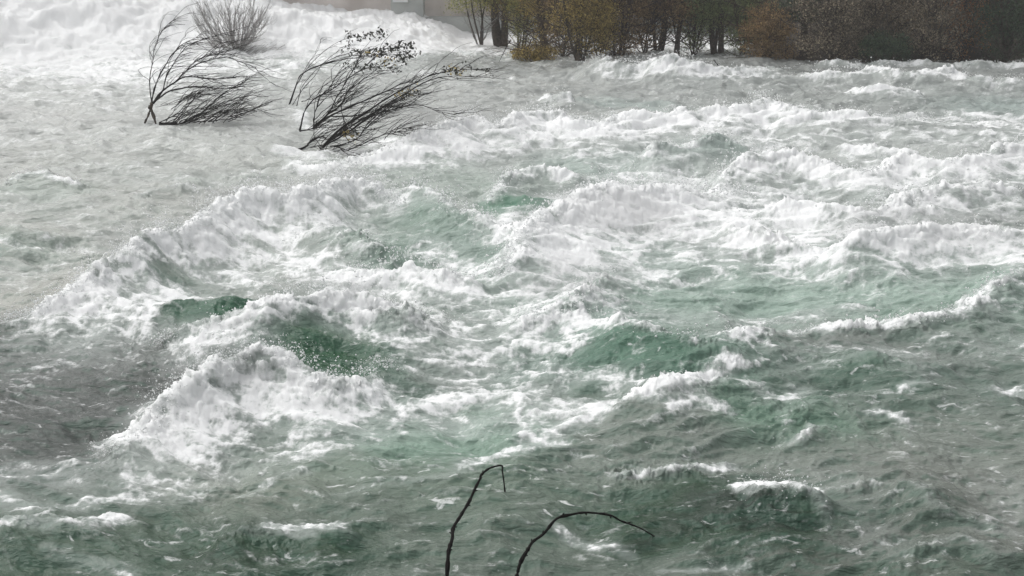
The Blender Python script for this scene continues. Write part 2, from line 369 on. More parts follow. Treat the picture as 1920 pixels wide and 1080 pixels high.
# loose foam, photo pixels: line, half width in metres, strength
FOAM = [
 ([(268,232),(285,236),(310,236),(400,240)], .22, .8),
 ([(540,292),(580,300),(650,285),(740,262)], .35, 1.0),
 ([(555,200),(575,245),(600,245)], .2, .9),
 ([(400,108),(440,110),(520,108)], .6, .9),
 ([(-300,30),(0,60),(300,60),(600,62),(860,66)], 8.0, 1.25),
 ([(-300,110),(0,112),(150,118),(260,128)], 4.0, .95),
 ([(-100,130),(300,130),(420,130),(560,118),(700,105)], 3.5, .68),
 ([(840,80),(1000,78),(1200,82)], 4.0, .95),
 ([(-100,170),(100,168),(280,180),(480,150)], 2.9, .62),
 ([(-50,250),(200,262),(420,270)], 2.6, .48),
 ([(0,380),(120,400),(260,430),(160,480),(0,500)], 1.2, .48),
 ([(160,310),(300,330),(460,330),(560,320)], 1.0, .5),
 ([(480,100),(600,160),(540,240)], 2.0, .42),
 ([(480,430),(560,400),(640,390),(700,400)], 1.1, .95),
 ([(640,350),(690,375),(740,410)], .6, .9),
 ([(560,500),(620,520),(700,545),(800,560),(900,545)], .8, .82),
 ([(880,500),(950,560),(980,620),(960,660)], .9, .78),
 ([(1000,480),(1060,440),(1160,410)], 1.5, 1.45),
 ([(980,560),(1060,540),(1120,560)], .7, .95),
 ([(1150,400),(1300,415),(1400,425),(1500,440)], 1.5, 1.2),
 ([(1300,480),(1420,478),(1560,480),(1700,478),(1850,475),(1960,480)], .75, .95),
 ([(1200,345),(1350,375),(1500,350),(1700,335),(1940,330)], 1.6, .8),
 ([(1050,250),(1200,245),(1400,255),(1600,240),(1940,250)], 1.9, .88),
 ([(900,270),(1000,275),(1150,300)], 1.0, .7),
 ([(1400,215),(1600,235),(1900,225)], 1.5, .8),
 ([(1300,165),(1500,160),(1940,170)], 1.6, .55),
 ([(900,150),(1000,150),(1050,140)], 1.5, .3),
 ([(760,620),(860,640),(940,650),(1010,640)], .6, .85),
 ([(600,625),(700,650),(800,680),(860,690)], .35, .68),
 ([(830,690),(900,705),(1000,700),(1060,660)], .4, .75),
 ([(700,690),(780,700),(850,715)], .25, .6),
 ([(760,768),(830,748),(900,742),(960,755),(1020,775),(1120,775)], .28, 1.0),
 ([(800,775),(900,790),(1000,790)], .3, .75),
 ([(960,800),(985,825),(1000,840),(1060,810),(1130,785)], .14, .95),
 ([(1040,700),(1080,720),(1120,715),(1180,740)], .25, .85),
 ([(1050,690),(1030,730),(1000,740)], .3, .7),
 ([(870,880),(920,865),(980,850),(1040,835)], .12, .75),
 ([(640,930),(740,915),(830,905),(880,885)], .1, .5),
 ([(230,830),(280,860),(270,895),(330,850)], .28, 1.0),
 ([(330,790),(420,790),(500,790),(590,760)], .5, .85),
 ([(300,850),(400,860),(500,870),(560,850)], .4, .62),
 ([(0,880),(120,885),(250,905),(340,915)], .35, .55),
 ([(0,930),(60,960),(160,950),(280,925)], .2, .62),
 ([(460,925),(520,905),(580,885)], .1, .6),
 ([(100,1040),(180,1060),(240,1075)], .1, .45),
 ([(515,1000),(570,1004),(630,1002)], .13, .85),
 ([(530,1020),(590,1020)], .06, .7),
 ([(1625,778),(1660,775),(1690,788)],   .11, .85),
 ([(1270,790),(1300,765),(1340,775)], .16, .75),
 ([(1420,740),(1480,748),(1500,735)], .16, .75),
 ([(1390,928),(1430,918),(1480,915),(1520,928)], .11, 1.15),
 ([(1360,710),(1420,695),(1500,690)], .35, .5),
 ([(1690,735),(1730,728)], .07, .7),
 ([(1550,670),(1640,665),(1700,660)], .2, .55),
 ([(1780,640),(1860,655),(1930,640)], .4, .45),
 ([(1880,730),(1930,725)], .15, .8),
 ([(1200,545),(1300,555),(1420,560),(1560,560)], .25, .5),
 ([(1150,600),(1300,600),(1450,590),(1600,580)], .25, .72),
 ([(1160,640),(1250,610),(1400,600)], .2, .55),
 ([(1840,600),(1880,560),(1925,550)], .35, .65),
 ([(1040,985),(1090,1005),(1130,1020),(1180,1030)], .09, .6),
 ([(1240,1075),(1320,1070),(1400,1060)], .05, .6),
 ([(1850,1000),(1900,940),(1930,900)], .3, .36),
 ([(1590,900),(1600,1000),(1700,1060)], .4, .34),
 ([(0,680),(100,665),(200,655)], .12, .42),
 ([(250,880),(280,890)], .15, 1.0),
]
# water body colour and one painted tree reflection, photo pixels: line, half width m, sRGB look, weight
BODY = [
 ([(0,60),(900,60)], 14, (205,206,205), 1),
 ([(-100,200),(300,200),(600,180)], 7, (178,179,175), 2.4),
 ([(-100,300),(300,300),(540,330)], 2.5, (166,168,162), 2.0),
 ([(-100,420),(100,430),(250,440)], 2.0, (168,169,162), 1.8),
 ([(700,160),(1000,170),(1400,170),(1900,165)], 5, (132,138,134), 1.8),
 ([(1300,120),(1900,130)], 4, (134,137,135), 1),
 ([(860,108),(1000,120),(1100,124),(1480,124)], 1.2, (104,108,104), 2),  # dark reflection of the trees painted into the water colour
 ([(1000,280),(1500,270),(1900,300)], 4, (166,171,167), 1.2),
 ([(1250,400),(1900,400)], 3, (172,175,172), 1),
 ([(1130,185),(1220,190)], .7, (135,160,152), .8),
 ([(1860,190),(1900,190)], 1.2, (150,172,165), .8),
 ([(760,320),(850,325),(900,340)], 1.0, (130,155,140), .9),
 ([(1060,300),(1110,320)], .7, (135,162,150), .9),
 ([(1240,295),(1290,285),(1340,290)], .9, (150,175,165), 1),
 ([(370,335),(430,330)], .5, (135,152,138), .8),
 ([(50,350),(120,350)], .5, (150,168,155), .9),
 ([(0,450),(60,455)], .4, (120,145,128), .9),
 ([(700,460),(760,480)], .4, (110,135,120), .9),
 ([(800,410),(860,440),(930,480)], .7, (105,138,120), 1.3),
 ([(690,470),(720,490)], .4, (112,138,122), 1),
 ([(965,375),(1005,378)], .33, (30,112,78), 4.5),
 ([(1180,540),(1350,545),(1500,530),(1700,530),(1850,520)], 1.1, (146,170,156), 1.6),
 ([(1450,610),(1700,640),(1900,620)], .8, (128,132,128), .9),
 ([(1200,470),(1240,480)], .5, (160,185,172), .8),
 ([(-50,640),(100,650),(250,650)], .9, (100,103,100), 1.2),
 ([(-50,740),(100,750),(260,740)], 1.0, (82,85,83), 1.4),
 ([(-50,560),(60,540)], .7, (168,168,160), .9),
 ([(100,590),(260,590)], .3, (84,94,84), 1),
 ([(290,520),(330,525)], .3, (88,112,98), 1),
 ([(340,590),(400,592),(470,590)], .35, (44,98,70), 1.5),
 ([(430,560),(480,560)], .25, (80,112,92), 1),
 ([(400,640),(500,640)], .3, (66,98,80), 1.2),
 ([(560,650),(620,655),(670,665)], .38, (28,88,60), 1.8),
 ([(1130,590),(1080,600)], .3, (105,140,125), 1),
 ([(1090,660),(1200,655),(1340,660)], .5, (80,118,98), 1.3),
 ([(1200,690),(1320,680)], .5, (98,125,110), 1),
 ([(970,690),(1010,690)], .22, (80,110,95), 1),
 ([(600,760),(700,750),(760,740)], .35, (92,114,100), 1),
 ([(740,810),(850,815),(930,800)], .4, (130,156,140), 1.4),
 ([(560,860),(700,860),(900,900)], .5, (112,128,114), 1),
 ([(380,880),(500,900)], .4, (140,144,134), 1),
 ([(0,1030),(200,1040),(400,1020)], .7, (78,96,82), 1.2),
 ([(400,1010),(450,1015),(640,1035)], .25, (38,70,52), 2.2),
 ([(1220,960),(1300,945),(1400,965),(1480,960)], .38, (26,62,42), 3.4),
 ([(1600,940),(1700,950)], .35, (76,96,84), 1),
 ([(1700,1065),(1800,1060)], .3, (70,92,76), 1),
 ([(1550,1040),(1600,1030)], .6, (98,100,95), 1),
 ([(1780,900),(1850,1000),(1930,1000)], .9, (120,123,117), 1.2),
 ([(1400,760),(1500,765),(1560,775)], .35, (98,130,110), 1.2),
 ([(1600,700),(1720,690),(1850,700)], .6, (104,120,110), 1),
 ([(1580,680),(1640,685)], .25, (80,112,92), 1),
 ([(1300,830),(1500,850),(1800,800)], .9, (126,134,126), 1),
 ([(1850,600),(1920,620)], .7, (112,135,120), 1),
 ([(700,1000),(1000,1060),(1200,1040)], .9, (104,114,105), 1),
 ([(800,960),(950,950),(1150,920)], .6, (100,114,102), 1),
]

X, Y = PX, PY
wx = X + .35 * fbm(X * .7, Y * .7, 3, 11); wy = Y + .35 * fbm(X * .7, Y * .7, 3, 21)
# warp for ragged crest lines
cx = X + .11 * fbm(X * 1.9, Y * 1.9, 4, 31, .62).astype(np.float32); cy = Y + .13 * fbm(X * 1.9, Y * 1.9, 4, 41, .62).astype(np.float32)
H3 = np.zeros_like(X); Ff = np.zeros_like(X); near = np.zeros_like(X)
spray_src = []
for pts, wf, wb, fm, rf, rb, sp in CRESTS:
    wp = [on_z(u, v, h) for u, v, h in pts]
    pp = smooth_path(np.array([list(a_) + [p_[2]] for a_, p_ in zip(wp, pts)]), max(6, 2 * len(pts))); P = pp[:, :2]; tt_ = np.linspace(0, 1, len(pp)); tap = sstep(0, .10, tt_) * sstep(0, .10, 1 - tt_)
    hv = np.stack([np.clip(pp[:, 3], 0, None) * (.3 + .7 * tap), tap], 1)
    r = poly_eval(P, hv, 3.2 * max(wf, wb, rf * .6) + .3, cx, cy)
    if sp: spray_src.append((np.array(wp), sp))
    if r is None: continue
    sub, d, sg, V = r; h = V[..., 0]
    fr = sstep(-1, 1, sg); wd_ = wb + (wf - wb) * fr
    prof = np.exp(-(d / wd_) ** 1.4) * h
    H3[sub] += prof ** 3
    hs_ = np.clip(h / (hv[:, 0].max() * .5), 0, 1) * V[..., 1] ** 1.5
    fo = fm * hs_ ** .5 * (1 - np.clip((d - .12 * rf * fr) / ((rb * 1.9 + (rf * 1.7 - rb * 1.9) * fr) + .02), 0, 1) ** 1.25)
    Ff[sub] = np.maximum(Ff[sub], fo)
    near[sub] = np.maximum(near[sub], fm * np.exp(-(d / .22) ** 2) * hs_)
HC = np.cbrt(H3)
for pts, wd, st in FOAM:
    P = np.array([on_z(u, v, 0)[:2] for u, v in pts])
    r = poly_eval(P, np.zeros((len(P), 1)), wd * 1.8 + .3, cx, cy)
    if r is None: continue
    sub, d, sg, V = r
    f = st * (.80 if wd < 3 else 1.0) * (1 - sstep(wd * .1, wd * 1.7, d))
    Ff[sub] = 1 - (1 - np.minimum(Ff[sub], 1)) * (1 - np.minimum(.98, f)) if st < 0 else np.maximum(Ff[sub], f)
CLEAR = [([(962,366),(985,372),(1010,372)], .34, .95), ([(310,515),(335,520)], .3, .7), ([(340,588),(400,590),(450,588)], .34, .8), ([(570,650),(620,655),(660,662)], .38, .85),
 ([(690,465),(740,485)], .4, .6), ([(800,415),(860,445),(920,478)], .5, .55), ([(1100,668),(1200,662),(1330,660)], .34, .6), ([(1160,545),(1350,545),(1500,530),(1700,530),(1850,520)], .8, .45),
 ([(1230,955),(1300,950),(1400,968),(1480,965)], .32, .8), ([(420,1015),(520,1035),(640,1040)], .22, .6), ([(1240,295),(1290,285),(1330,290)], .7, .6), ([(740,320),(850,320),(900,335)], .9, .5),
 ([(1060,300),(1110,318)], .6, .5), ([(1100,160),(1300,160),(1500,155),(1900,175)], 1.6, .35), ([(860,105),(1000,122),(1090,130)], 1.6, .7), ([(1500,245),(1700,240),(1860,240)], .5, .5)]
for pts, wd, st in CLEAR:
    P = np.array([on_z(u, v, .12)[:2] for u, v in pts])
    r = poly_eval(P, np.zeros((len(P), 1)), wd * 2.2, cx, cy)
    if r is None: continue
    sub, d, sg, V = r
    Ff[sub] = Ff[sub] * (1 - st * np.exp(-(d / (wd * (.72 if wd < 1.2 else 1))) ** 2))
bx = (X + .45 * fbm(X * 1.1, Y * 1.1, 4, 231, .6)).astype(np.float32); by = (Y + .5 * fbm(X * 1.1, Y * 1.1, 4, 241, .6)).astype(np.float32)
# body colour with the painted tree reflection
def lin(c):
    c = np.array(c, float) / 255; return ((c + .055) / 1.055) ** 2.4
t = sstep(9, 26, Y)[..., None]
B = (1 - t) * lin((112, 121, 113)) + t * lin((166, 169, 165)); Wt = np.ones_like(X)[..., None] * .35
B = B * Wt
for pts, wd, c, wgt in BODY:
    P = np.array([on_z(u, v, .1)[:2] for u, v in pts])
    r = poly_eval(P, np.zeros((len(P), 1)), wd * 2.4 + .2, bx, by)
    if r is None: continue
    sub, d, sg, V = r
    k = (wgt * 2.2 * np.exp(-(d / wd) ** 2) / (1 + wd * .25))[..., None]
    B[sub] += k * lin(c); Wt[sub] += k
B = (B / Wt)
BODY_GAIN = 1.06
B = np.clip(B * BODY_GAIN, 0, 1); lum = B.mean(-1, keepdims=True); B = lum + (B - lum) * .84
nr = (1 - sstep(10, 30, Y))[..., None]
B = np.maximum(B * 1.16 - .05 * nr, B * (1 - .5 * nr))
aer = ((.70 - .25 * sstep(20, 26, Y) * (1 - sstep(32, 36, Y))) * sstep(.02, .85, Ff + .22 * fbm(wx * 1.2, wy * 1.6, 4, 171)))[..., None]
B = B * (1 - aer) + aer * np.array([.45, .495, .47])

# heights
far = sstep(12, 30, Y)
swell = .13 * fbm(wx * .55, wy * .42, 2, 51) + .05 * fbm(wx * 1.3, wy * 1.2, 2, 57)
ang = .35 * fbm(X * .25, Y * .25, 2, 201); ax = wx + ang * wy * .0; ay = wy + .22 * wx * np.clip(-X / 4, -.6, 1)
chop = .095 * (ridged(ax * .9, ay * 2.0, 3, 61, .42) - .6) + .020 * fbm(ax * 1.9, ay * 4.2, 2, 71)
rip = (1 - sstep(14, 34, Y)); calm = .55 + .9 * np.clip(fbm(X * .5, Y * .5, 2, 281) + .4, 0, 1)
micro = rip * calm * (.034 * (ridged(ax * 2.6 + .4 * fbm(X * 2, Y * 2, 2, 291), ay * 4.6, 3, 81, .5) - .6) + .010 * (ridged(ax * 8, ay * 13, 2, 85, .5) - .6)) + .005 * fbm(ax * 7, ay * 15, 2, 81)
H = swell + chop * (1 + .9 * far) + micro + HC
# the great boil below the wall
U_ = 960 + 2400 * 1.02 * X / Y
btop = np.interp(U_, [-600, 0, 300, 480, 540, 640, 740, 790, 830, 870, 900], [1.9, 1.65, 1.35, 1.15, .95, .75, .62, .5, .22, .06, 0])
boil = sstep(36.6, 40.6, Y + .5 * fbm(X * .5, Y * .5, 2, 90)) * sstep(.0, .2, btop)
bl = fbm(X * .42, Y * .42, 4, 91)
boilH = boil * btop * (1 + .42 * bl) + sstep(.0, .3, btop) * boil * .20 * (ridged(X * 1.1, Y * 1.1, 4, 95) - .3)
H = H + boilH
Ff = np.maximum(Ff, boil * 1.3); Ff = np.maximum(Ff, .8 * sstep(36.5, 40, Y))
# lace pattern, foam mask
lace = ridged(wx * 2.1 + 1.5 * fbm(X, Y, 2, 5), wy * 2.6, 4, 101, .6)
blotch = fbm(wx * 1.5, wy * 1.9, 5, 111, .62)
finel = ridged(X * 7, Y * 9, 3, 121, .6)
streak = ridged(ax * 1.3, ay * 3.6, 4, 161, .6)
big = fbm(wx * .8 + 5, wy * 1.3, 3, 221)
calmL = 1 - .5 * sstep(.04, .12, -X / Y) * sstep(15.5, 18.5, Y)
raw = Ff + calmL * (.80 * (lace - .60) + .42 * blotch + .25 * (finel - .55)) + .55 * (streak - .6) + .30 * big
smallf = (1 - sstep(12, 20, Y)) * sstep(.1, .5, Ff)
raw = raw + .8 * boil + .06 * far + smallf * .55 * fbm(X * 8, Y * 10, 4, 211, .65)
FM = sstep(.18, 1.22, raw)
fleck = sstep(.70, .90, ridged(ax * 2.6, ay * 5.0, 3, 181, .6) + .25 * blotch)
crestlike = sstep(.66, .88, streak + .2 * blotch) * .24 + .17 * fleck
FM = np.maximum(FM, crestlike * (1 - boil))
# foam has thickness and lumps
lump = ridged(X * 3.2, Y * 3.2, 4, 131, .62); lump2 = fbm(X * 9, Y * 9, 4, 141, .65)
amp = FM * np.clip(.35 + HC * 2.2, .3, 1.3)
lump0 = ridged(ax * 1.1, ay * 1.6, 3, 251, .5)
D = amp * (.05 * (lump0 - .5) + .040 * (lump - .5) + .018 * lump2) * (1 - .7 * boil) + FM * .012
spk = ridged(X * 5.5, Y * 5.5, 4, 151) ** 3 * sstep(-.1, .5, fbm(X * 1.6, Y * 1.6, 2, 191))
jag = np.clip(fbm(X * 13, Y * 13, 3, 261, .7), 0, 1)
D = D + near * (.15 * spk + .03 * lump2 + .11 * jag * sstep(-.2, .4, fbm(X * 2.3, Y * 2.3, 2, 271)))
Hy = np.gradient(H, axis=0) / np.gradient(PY, axis=0)
Hx = np.gradient(H, axis=1) / np.maximum(np.gradient(PX, axis=1), 1e-5)
N = np.stack([-Hx, -Hy, np.ones_like(H)], -1); N /= np.linalg.norm(N, axis=2)[..., None]
Pz = np.stack([X, Y, H], -1) + N * D[..., None]
# breaking crests lean towards the viewer's side of the wave
Pz[..., 1] -= (near * (HC ** 1.5) * .28).astype(np.float32)
# steep clear faces show deeper colour
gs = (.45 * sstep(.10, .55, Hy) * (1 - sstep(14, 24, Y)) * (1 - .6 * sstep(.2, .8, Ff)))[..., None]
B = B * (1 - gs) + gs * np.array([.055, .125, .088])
idx = np.arange(ROWS * COLS).reshape(ROWS, COLS)
Fc = np.stack([idx[:-1, :-1], idx[:-1, 1:], idx[1:, 1:], idx[1:, :-1]], -1).reshape(-1, 4)
river = mesh_obj('river_water', Pz.reshape(-1, 3), Fc, M_water)
tag(river, 'flooded green river breaking into white rapids and foam', kind='structure')
a = river.data.attributes.new('foam', 'FLOAT', 'POINT'); a.data.foreach_set('value', FM.astype(np.float32).ravel())
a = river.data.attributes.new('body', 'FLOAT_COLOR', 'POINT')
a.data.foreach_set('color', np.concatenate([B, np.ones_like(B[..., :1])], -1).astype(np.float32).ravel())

def water_z(x, y):
    i = int(np.clip(np.searchsorted(yy, y), 0, ROWS - 1))
    j = int(np.argmin(np.abs(PX[i] - x))); return float(Pz[i, j, 2])

# spray droplets thrown off the crests
def blobs(P, R):
    oc = np.array([[1, 0, 0], [-1, 0, 0], [0, 1, 0], [0, -1, 0], [0, 0, 1], [0, 0, -1]], float)
    of = np.array([[0, 2, 4], [2, 1, 4], [1, 3, 4], [3, 0, 4], [2, 0, 5], [1, 2, 5], [3, 1, 5], [0, 3, 5]])
    st = 1 + .7 * (RNG.random((len(P), 1, 3)) - .4)
    V = P[:, None, :] + R[:, None, None] * oc[None] * st
    return V.reshape(-1, 3), (of[None] + 6 * np.arange(len(P))[:, None, None]).reshape(-1, 3)
SP, SR = [], []
for wp, sp in spray_src:
    L = np.linalg.norm(np.diff(wp, axis=0), axis=1).sum()
    path = smooth_path(wp, 80)
    ncl = int(L * 75 * sp)
    for _ in range(ncl):
        c = path[RNG.integers(0, 80)]
        if c[2] < .08: continue
        k = RNG.integers(4, 26) if c[1] < 20 else RNG.integers(2, 9); s_ = .02 + .07 * RNG.random()
        v = np.array([RNG.normal() * .14, RNG.normal() * .12 - .03, abs(RNG.normal()) * .16]) * min(1, c[2] / .35)
        tt = RNG.random(k)[:, None]
        q = c + v * tt * 1.2 - np.array([0, 0, .10]) * tt ** 2 + RNG.normal(size=(k, 3)) * s_ * np.array([1, 1, .5])
        q[:, 2] += .015
        SP.append(q); SR.append(.0018 + .011 * RNG.random(k) ** 3.5 * min(1.6, c[1] / 13))
SP = np.concatenate(SP); SR = np.concatenate(SR)
V, Fq = blobs(SP, SR)
tag(mesh_obj('spray_droplets', V, Fq, M_spray, smooth=True), 'white droplets of spray flying off the breaking crests', kind='stuff')

# ------------------------------------------------------------------ ground, banks, hill
def sheet(name, xs, ys, zf, mat, label):
    XX, YY = np.meshgrid(xs, ys); ZZ = zf(XX, YY)
    n, m = XX.shape; id_ = np.arange(n * m).reshape(n, m)
    f = np.stack([id_[:-1, :-1], id_[:-1, 1:], id_[1:, 1:], id_[1:, :-1]], -1).reshape(-1, 4)
    o = mesh_obj(name, np.stack([XX, YY, ZZ], -1).reshape(-1, 3), f, mat)
    tag(o, label, kind='structure'); return o
def axis(a, b, c0, c1, n):   # dense between c0 and c1
    return np.concatenate([np.linspace(a, c0, 14)[:-1], np.linspace(c0, c1, n), np.linspace(c1, b, 14)[1:]])
def ground_z(x, y):
    z = -1.6 + 0 * x
    z = np.maximum(z, -1.6 + 4.6 * (1 - sstep(-1.5, 4.4, y)))                    # near bank under the camera
    rb = sstep(34.2, 37.5, y + .25 * fbm(x * .8, y * .8, 3, 9)) * sstep(6.3, 8.5, x)   # right bank
    z = np.maximum(z, -1.6 + rb * (2.2 + .10 * np.clip(y - 37, 0, 60)))
    z = np.maximum(z, -1.6 + 22 * sstep(62, 150, y))
    z = np.maximum(z, -1.6 + 3.2 * sstep(48, 60, np.abs(x)))
    return z + .06 * fbm(x * .9, y * .9, 4, 3)
sheet('ground', axis(-600, 600, -50, 60, 200), axis(-300, 900, -6, 70, 160), ground_z, M_soil, 'river bed and brown earth banks under the flooded trees')

# dam wall behind the boil
wall = empty('concrete_wall', (0, 43.5, 0))
tag(wall, 'pinkish grey concrete river wall behind the white boil of water', 'wall')
def box(g, x0, x1, y0, y1, z0, z1):
    V = [(x0, y0, z0), (x1, y0, z0), (x1, y1, z0), (x0, y1, z0), (x0, y0, z1), (x1, y0, z1), (x1, y1, z1), (x0, y1, z1)]
    g.add(V, [(0, 3, 2, 1), (4, 5, 6, 7), (0, 1, 5, 4), (1, 2, 6, 5), (2, 3, 7, 6), (3, 0, 4, 7)])
xw = lambda u, y: at(u, 20, y)[0]
g = Geo(); box(g, -40, xw(735, 43.5), 43.5, 45.0, -1.6, 4.2); box(g, xw(795, 43.5), xw(1500, 43.5), 43.9, 45.0, -1.6, 4.2)
g.obj('wall_face', M_conc, wall, False)
g = Geo(); box(g, xw(735, 43.5) + .003, xw(795, 43.5) - .003, 43.1, 44.9, -1.6, 4.6); g.obj('pier', M_conc_grey, wall, False)
g = Geo(); box(g, xw(797, 43.5), xw(1500, 43.5), 43.4, 43.896, -1.6, at(800, 33, 43.4)[2]); g.obj('ledge', M_conc_grey, wall, False)
g = Geo(); box(g, -40.2, xw(735, 43.5) - .01, 43.35, 45.1, 4.203, 4.45); g.obj('coping', M_conc_grey, wall, False)
sg_ = empty('white_panel', at(750, 5, 43.0)); tag(sg_, 'white rectangular panel fixed on the grey pier of the river wall', 'panel')
a0, a1 = at(736, 4.5, 43.0), at(764, -14, 43.0)
g = Geo(); box(g, a0[0], a1[0], 43.04, 43.097, a0[2], a1[2]); g.obj('board', M_panel, sg_, False)
for (x0, x1, z0, z1) in ((a0[0] - .02, a1[0] + .02, a0[2] - .03, a0[2] - .001), (a0[0] - .02, a1[0] + .02, a1[2] + .001, a1[2] + .03)):
    g = Geo(); box(g, x0, x1, 43.02, 43.098, z0, z1); g.obj('frame_rail', M_conc_grey, sg_, False)

# ------------------------------------------------------------------ drowned shrubs
def px_path(pts, y0, dy=0.0, n=18, lean=0.0):
    """path through photo pixels at depth about y0"""
    m = len(pts); P = []
    for i, (u, v) in enumerate(pts):
        P.append(at(u, v, y0 + dy * i / max(1, m - 1)))
    P = smooth_path(P, n); P += np.cumsum(RNG.normal(size=P.shape) * .006, axis=0) * np.array([1, 1, 1])
    return P
def wisp(g, start, d0, d1, L, r, n=9, jit=.02, sides=3, drop=0.0):
    """thin twig that starts along d0 and swings to d1"""
    d0 = np.asarray(d0, float); d1 = np.asarray(d1, float); P = [np.asarray(start, float)]
    for i in range(n):
        f = i / (n - 1); d = d0 * (1 - f) + d1 * f; d = d / (np.linalg.norm(d) + 1e-9)
        d = d + RNG.normal(size=3) * jit * 6; d[2] -= drop * f
        P.append(P[-1] + d * L / n)
    g.tube(P, r, r * .35, sides); return np.array(P)

def tangent(P, i):
    a = P[min(i + 1, len(P) - 1)] - P[max(i - 1, 0)]; return a / (np.linalg.norm(a) + 1e-9)

def bent_shrub(name, label, root_px, mains, flow, twig_n, twig_L, twig_r, fans, leaf_px=(), mat=M_bark_dark, leafmat=M_leaf_dark, rootg=None, group=None, rscale=.82, leaf_size=.055):
    base = on_z(*root_px, 0.0); y0 = base[1]
    e = empty(name, base); tag(e, label, 'shrub', group)
    gb, gt = Geo(), Geo(); paths = []
    for pts, r0, r1 in mains:
        P = px_path(pts, y0 + RNG.normal() * .10, RNG.normal() * .35, 20)
        paths.append((P, r0, r1))
    flow = np.asarray(flow, float)
    for P, r0, r1 in paths:
        gt = Geo(); gt.tube(P, r0 * rscale, r1 * rscale, 5, .5)
        n = int(twig_n * len(P) / 20)
        for q_ in range(n):
            i = 4 + q_ * (len(P) - 5) // n; T = tangent(P, i)
            side = RNG.normal(size=3) * .35
            Q = wisp(gt, P[i], T + side, flow + RNG.normal(size=3) * .18, twig_L * (.4 + RNG.random()), twig_r)
            if RNG.random() < .6:
                j = RNG.integers(2, 6)
                wisp(gt, Q[j], tangent(Q, j) + RNG.normal(size=3) * .4, flow + RNG.normal(size=3) * .2, twig_L * (.25 + .4 * RNG.random()), twig_r * .7)
        gt.obj('branch', mat, e)
    for (ua, va, ub, vb, cnt, ang0, ang1, L0, L1, rr) in fans:
        gt = Geo(); cnt = int(cnt * .7)
        for _ in range(cnt):
            f = RNG.random(); p = at(ua + (ub - ua) * f + RNG.normal() * 3, va + (vb - va) * f + RNG.normal() * 2, y0 + RNG.normal() * .25)
            an = math.radians(ang0 + (ang1 - ang0) * RNG.random()); d = np.array([math.cos(an), RNG.normal() * .2, math.sin(an)])
            bend = math.radians(4 + 22 * RNG.random()); an2 = an - bend
            d2 = np.array([math.cos(an2), RNG.normal() * .2, math.sin(an2)])
            Q = wisp(gt, p, d, d2, L0 + (L1 - L0) * RNG.random(), rr * (.6 + .7 * RNG.random()), 10)
            for _k in range(2):
                j = RNG.integers(3, 9)
                wisp(gt, Q[j], tangent(Q, j) + RNG.normal(size=3) * .35, d2 + RNG.normal(size=3) * .2, (L0 + L1) * .22, rr * .5, 6)
        gt.obj('trailing_twigs', mat, e)
    if rootg:
        gr = Geo()
        for pts, r0, r1 in rootg: gr.tube(px_path(pts, y0, 0, 10), r0, r1, 7, .6)
        gr.obj('root_collar', M_bark, e)
    if leaf_px:
        gl = Geo()
        for (u0, v0, u1, v1, cnt, size) in leaf_px:
            P = []
            for _ in range(cnt // 3):
                f = RNG.random(); c = at(u0 + (u1 - u0) * f + RNG.normal() * 3, v0 + (v1 - v0) * f + RNG.normal() * 5, y0 + RNG.normal() * .15)
                for _k in range(3): P.append(c + RNG.normal(size=3) * .025)
            gl.leaves(P, size, aspect=.55)
        gl.obj('leaves', leafmat, e)
    return e

# left shrub bowed by the current
bent_shrub('willow_shrub', 'bare dark shrub bowed right by the current, knotted root showing at its left', (278, 232),
 [([(284,196),(279,165),(281,138),(286,108),(292,80),(302,56),(318,39),(338,27)], .012, .003),
  ([(284,196),(292,160),(310,122),(330,92),(352,76),(378,66)], .018, .004),
  ([(306,170),(316,140),(336,110),(358,90),(385,78)], .014, .004),
  ([(286,194),(306,170),(332,152),(352,144),(385,146),(415,148),(445,146)], .024, .006),
  ([(288,192),(312,175),(342,166),(372,163),(402,166),(425,168),(458,155)], .022, .006),
  ([(330,153),(355,132),(385,118),(420,113),(450,122),(485,134)], .016, .004),
  ([(350,132),(372,115),(400,104),(430,98)], .012, .003),
  ([(298,231),(340,230),(372,215),(405,190),(440,165),(470,148)], .020, .005),
  ([(298,231),(330,215),(352,195),(360,180)], .012, .004),
  ([(310,230),(360,226),(400,205),(440,185),(490,178)], .020, .005),
  ([(300,231),(345,232),(400,226),(450,215),(500,200)], .022, .006),
  ([(320,205),(345,185),(372,172)], .010, .003)],
 (1, 0, -.05), 17, .8, .0066,
 [(305, 231, 430, 228, 46, 18, 50, .5, 1.2, .010), (370, 205, 450, 215, 34, 0, 45, .3, .8, .008), (290, 200, 340, 190, 10, 5, 35, .3, .8, .005)],
 rootg=[([(284,194),(281,201),(276,212),(269,232)], .035, .018), ([(284,194),(281,203),(285,216),(290,234)], .035, .018)])

# round bush farther back, the veil of mist put into its pale twig colour
base = on_z(440, 104); e = empty('round_bush', base)
tag(e, 'round bare bush, coloured pale as through mist, standing upright in the white water', 'shrub')
gb, gt = Geo(), Geo()
for k in range(26):
    an = math.radians(-68 + 136 * (k + RNG.random() * .8) / 26) ; L = 1.45 * (.8 + .3 * RNG.random()) * (1 - .12 * abs(math.sin(an)))
    d = np.array([math.sin(an), RNG.normal() * .35, math.cos(an)]); d2 = np.array([math.sin(an) * .75, d[1] * .6, 1.0])
    b0 = base + np.array([RNG.normal() * .12, RNG.normal() * .12, -.05])
    P = wisp(gb, b0, d, d2, L * 1.15, .013, 12, .012, 5)
    for j in range(2, 12):
        for _ in range(2):
            T = tangent(P, j); Q = wisp(gt, P[j], T + RNG.normal(size=3) * .42, np.array([T[0] * .7, T[1], 1.0]) + RNG.normal(size=3) * .25, .5 * (.5 + RNG.random()), .0065, 7)
            wisp(gt, Q[3], tangent(Q, 3) + RNG.normal(size=3) * .5, (T[0], T[1], 1), .28, .005, 5)
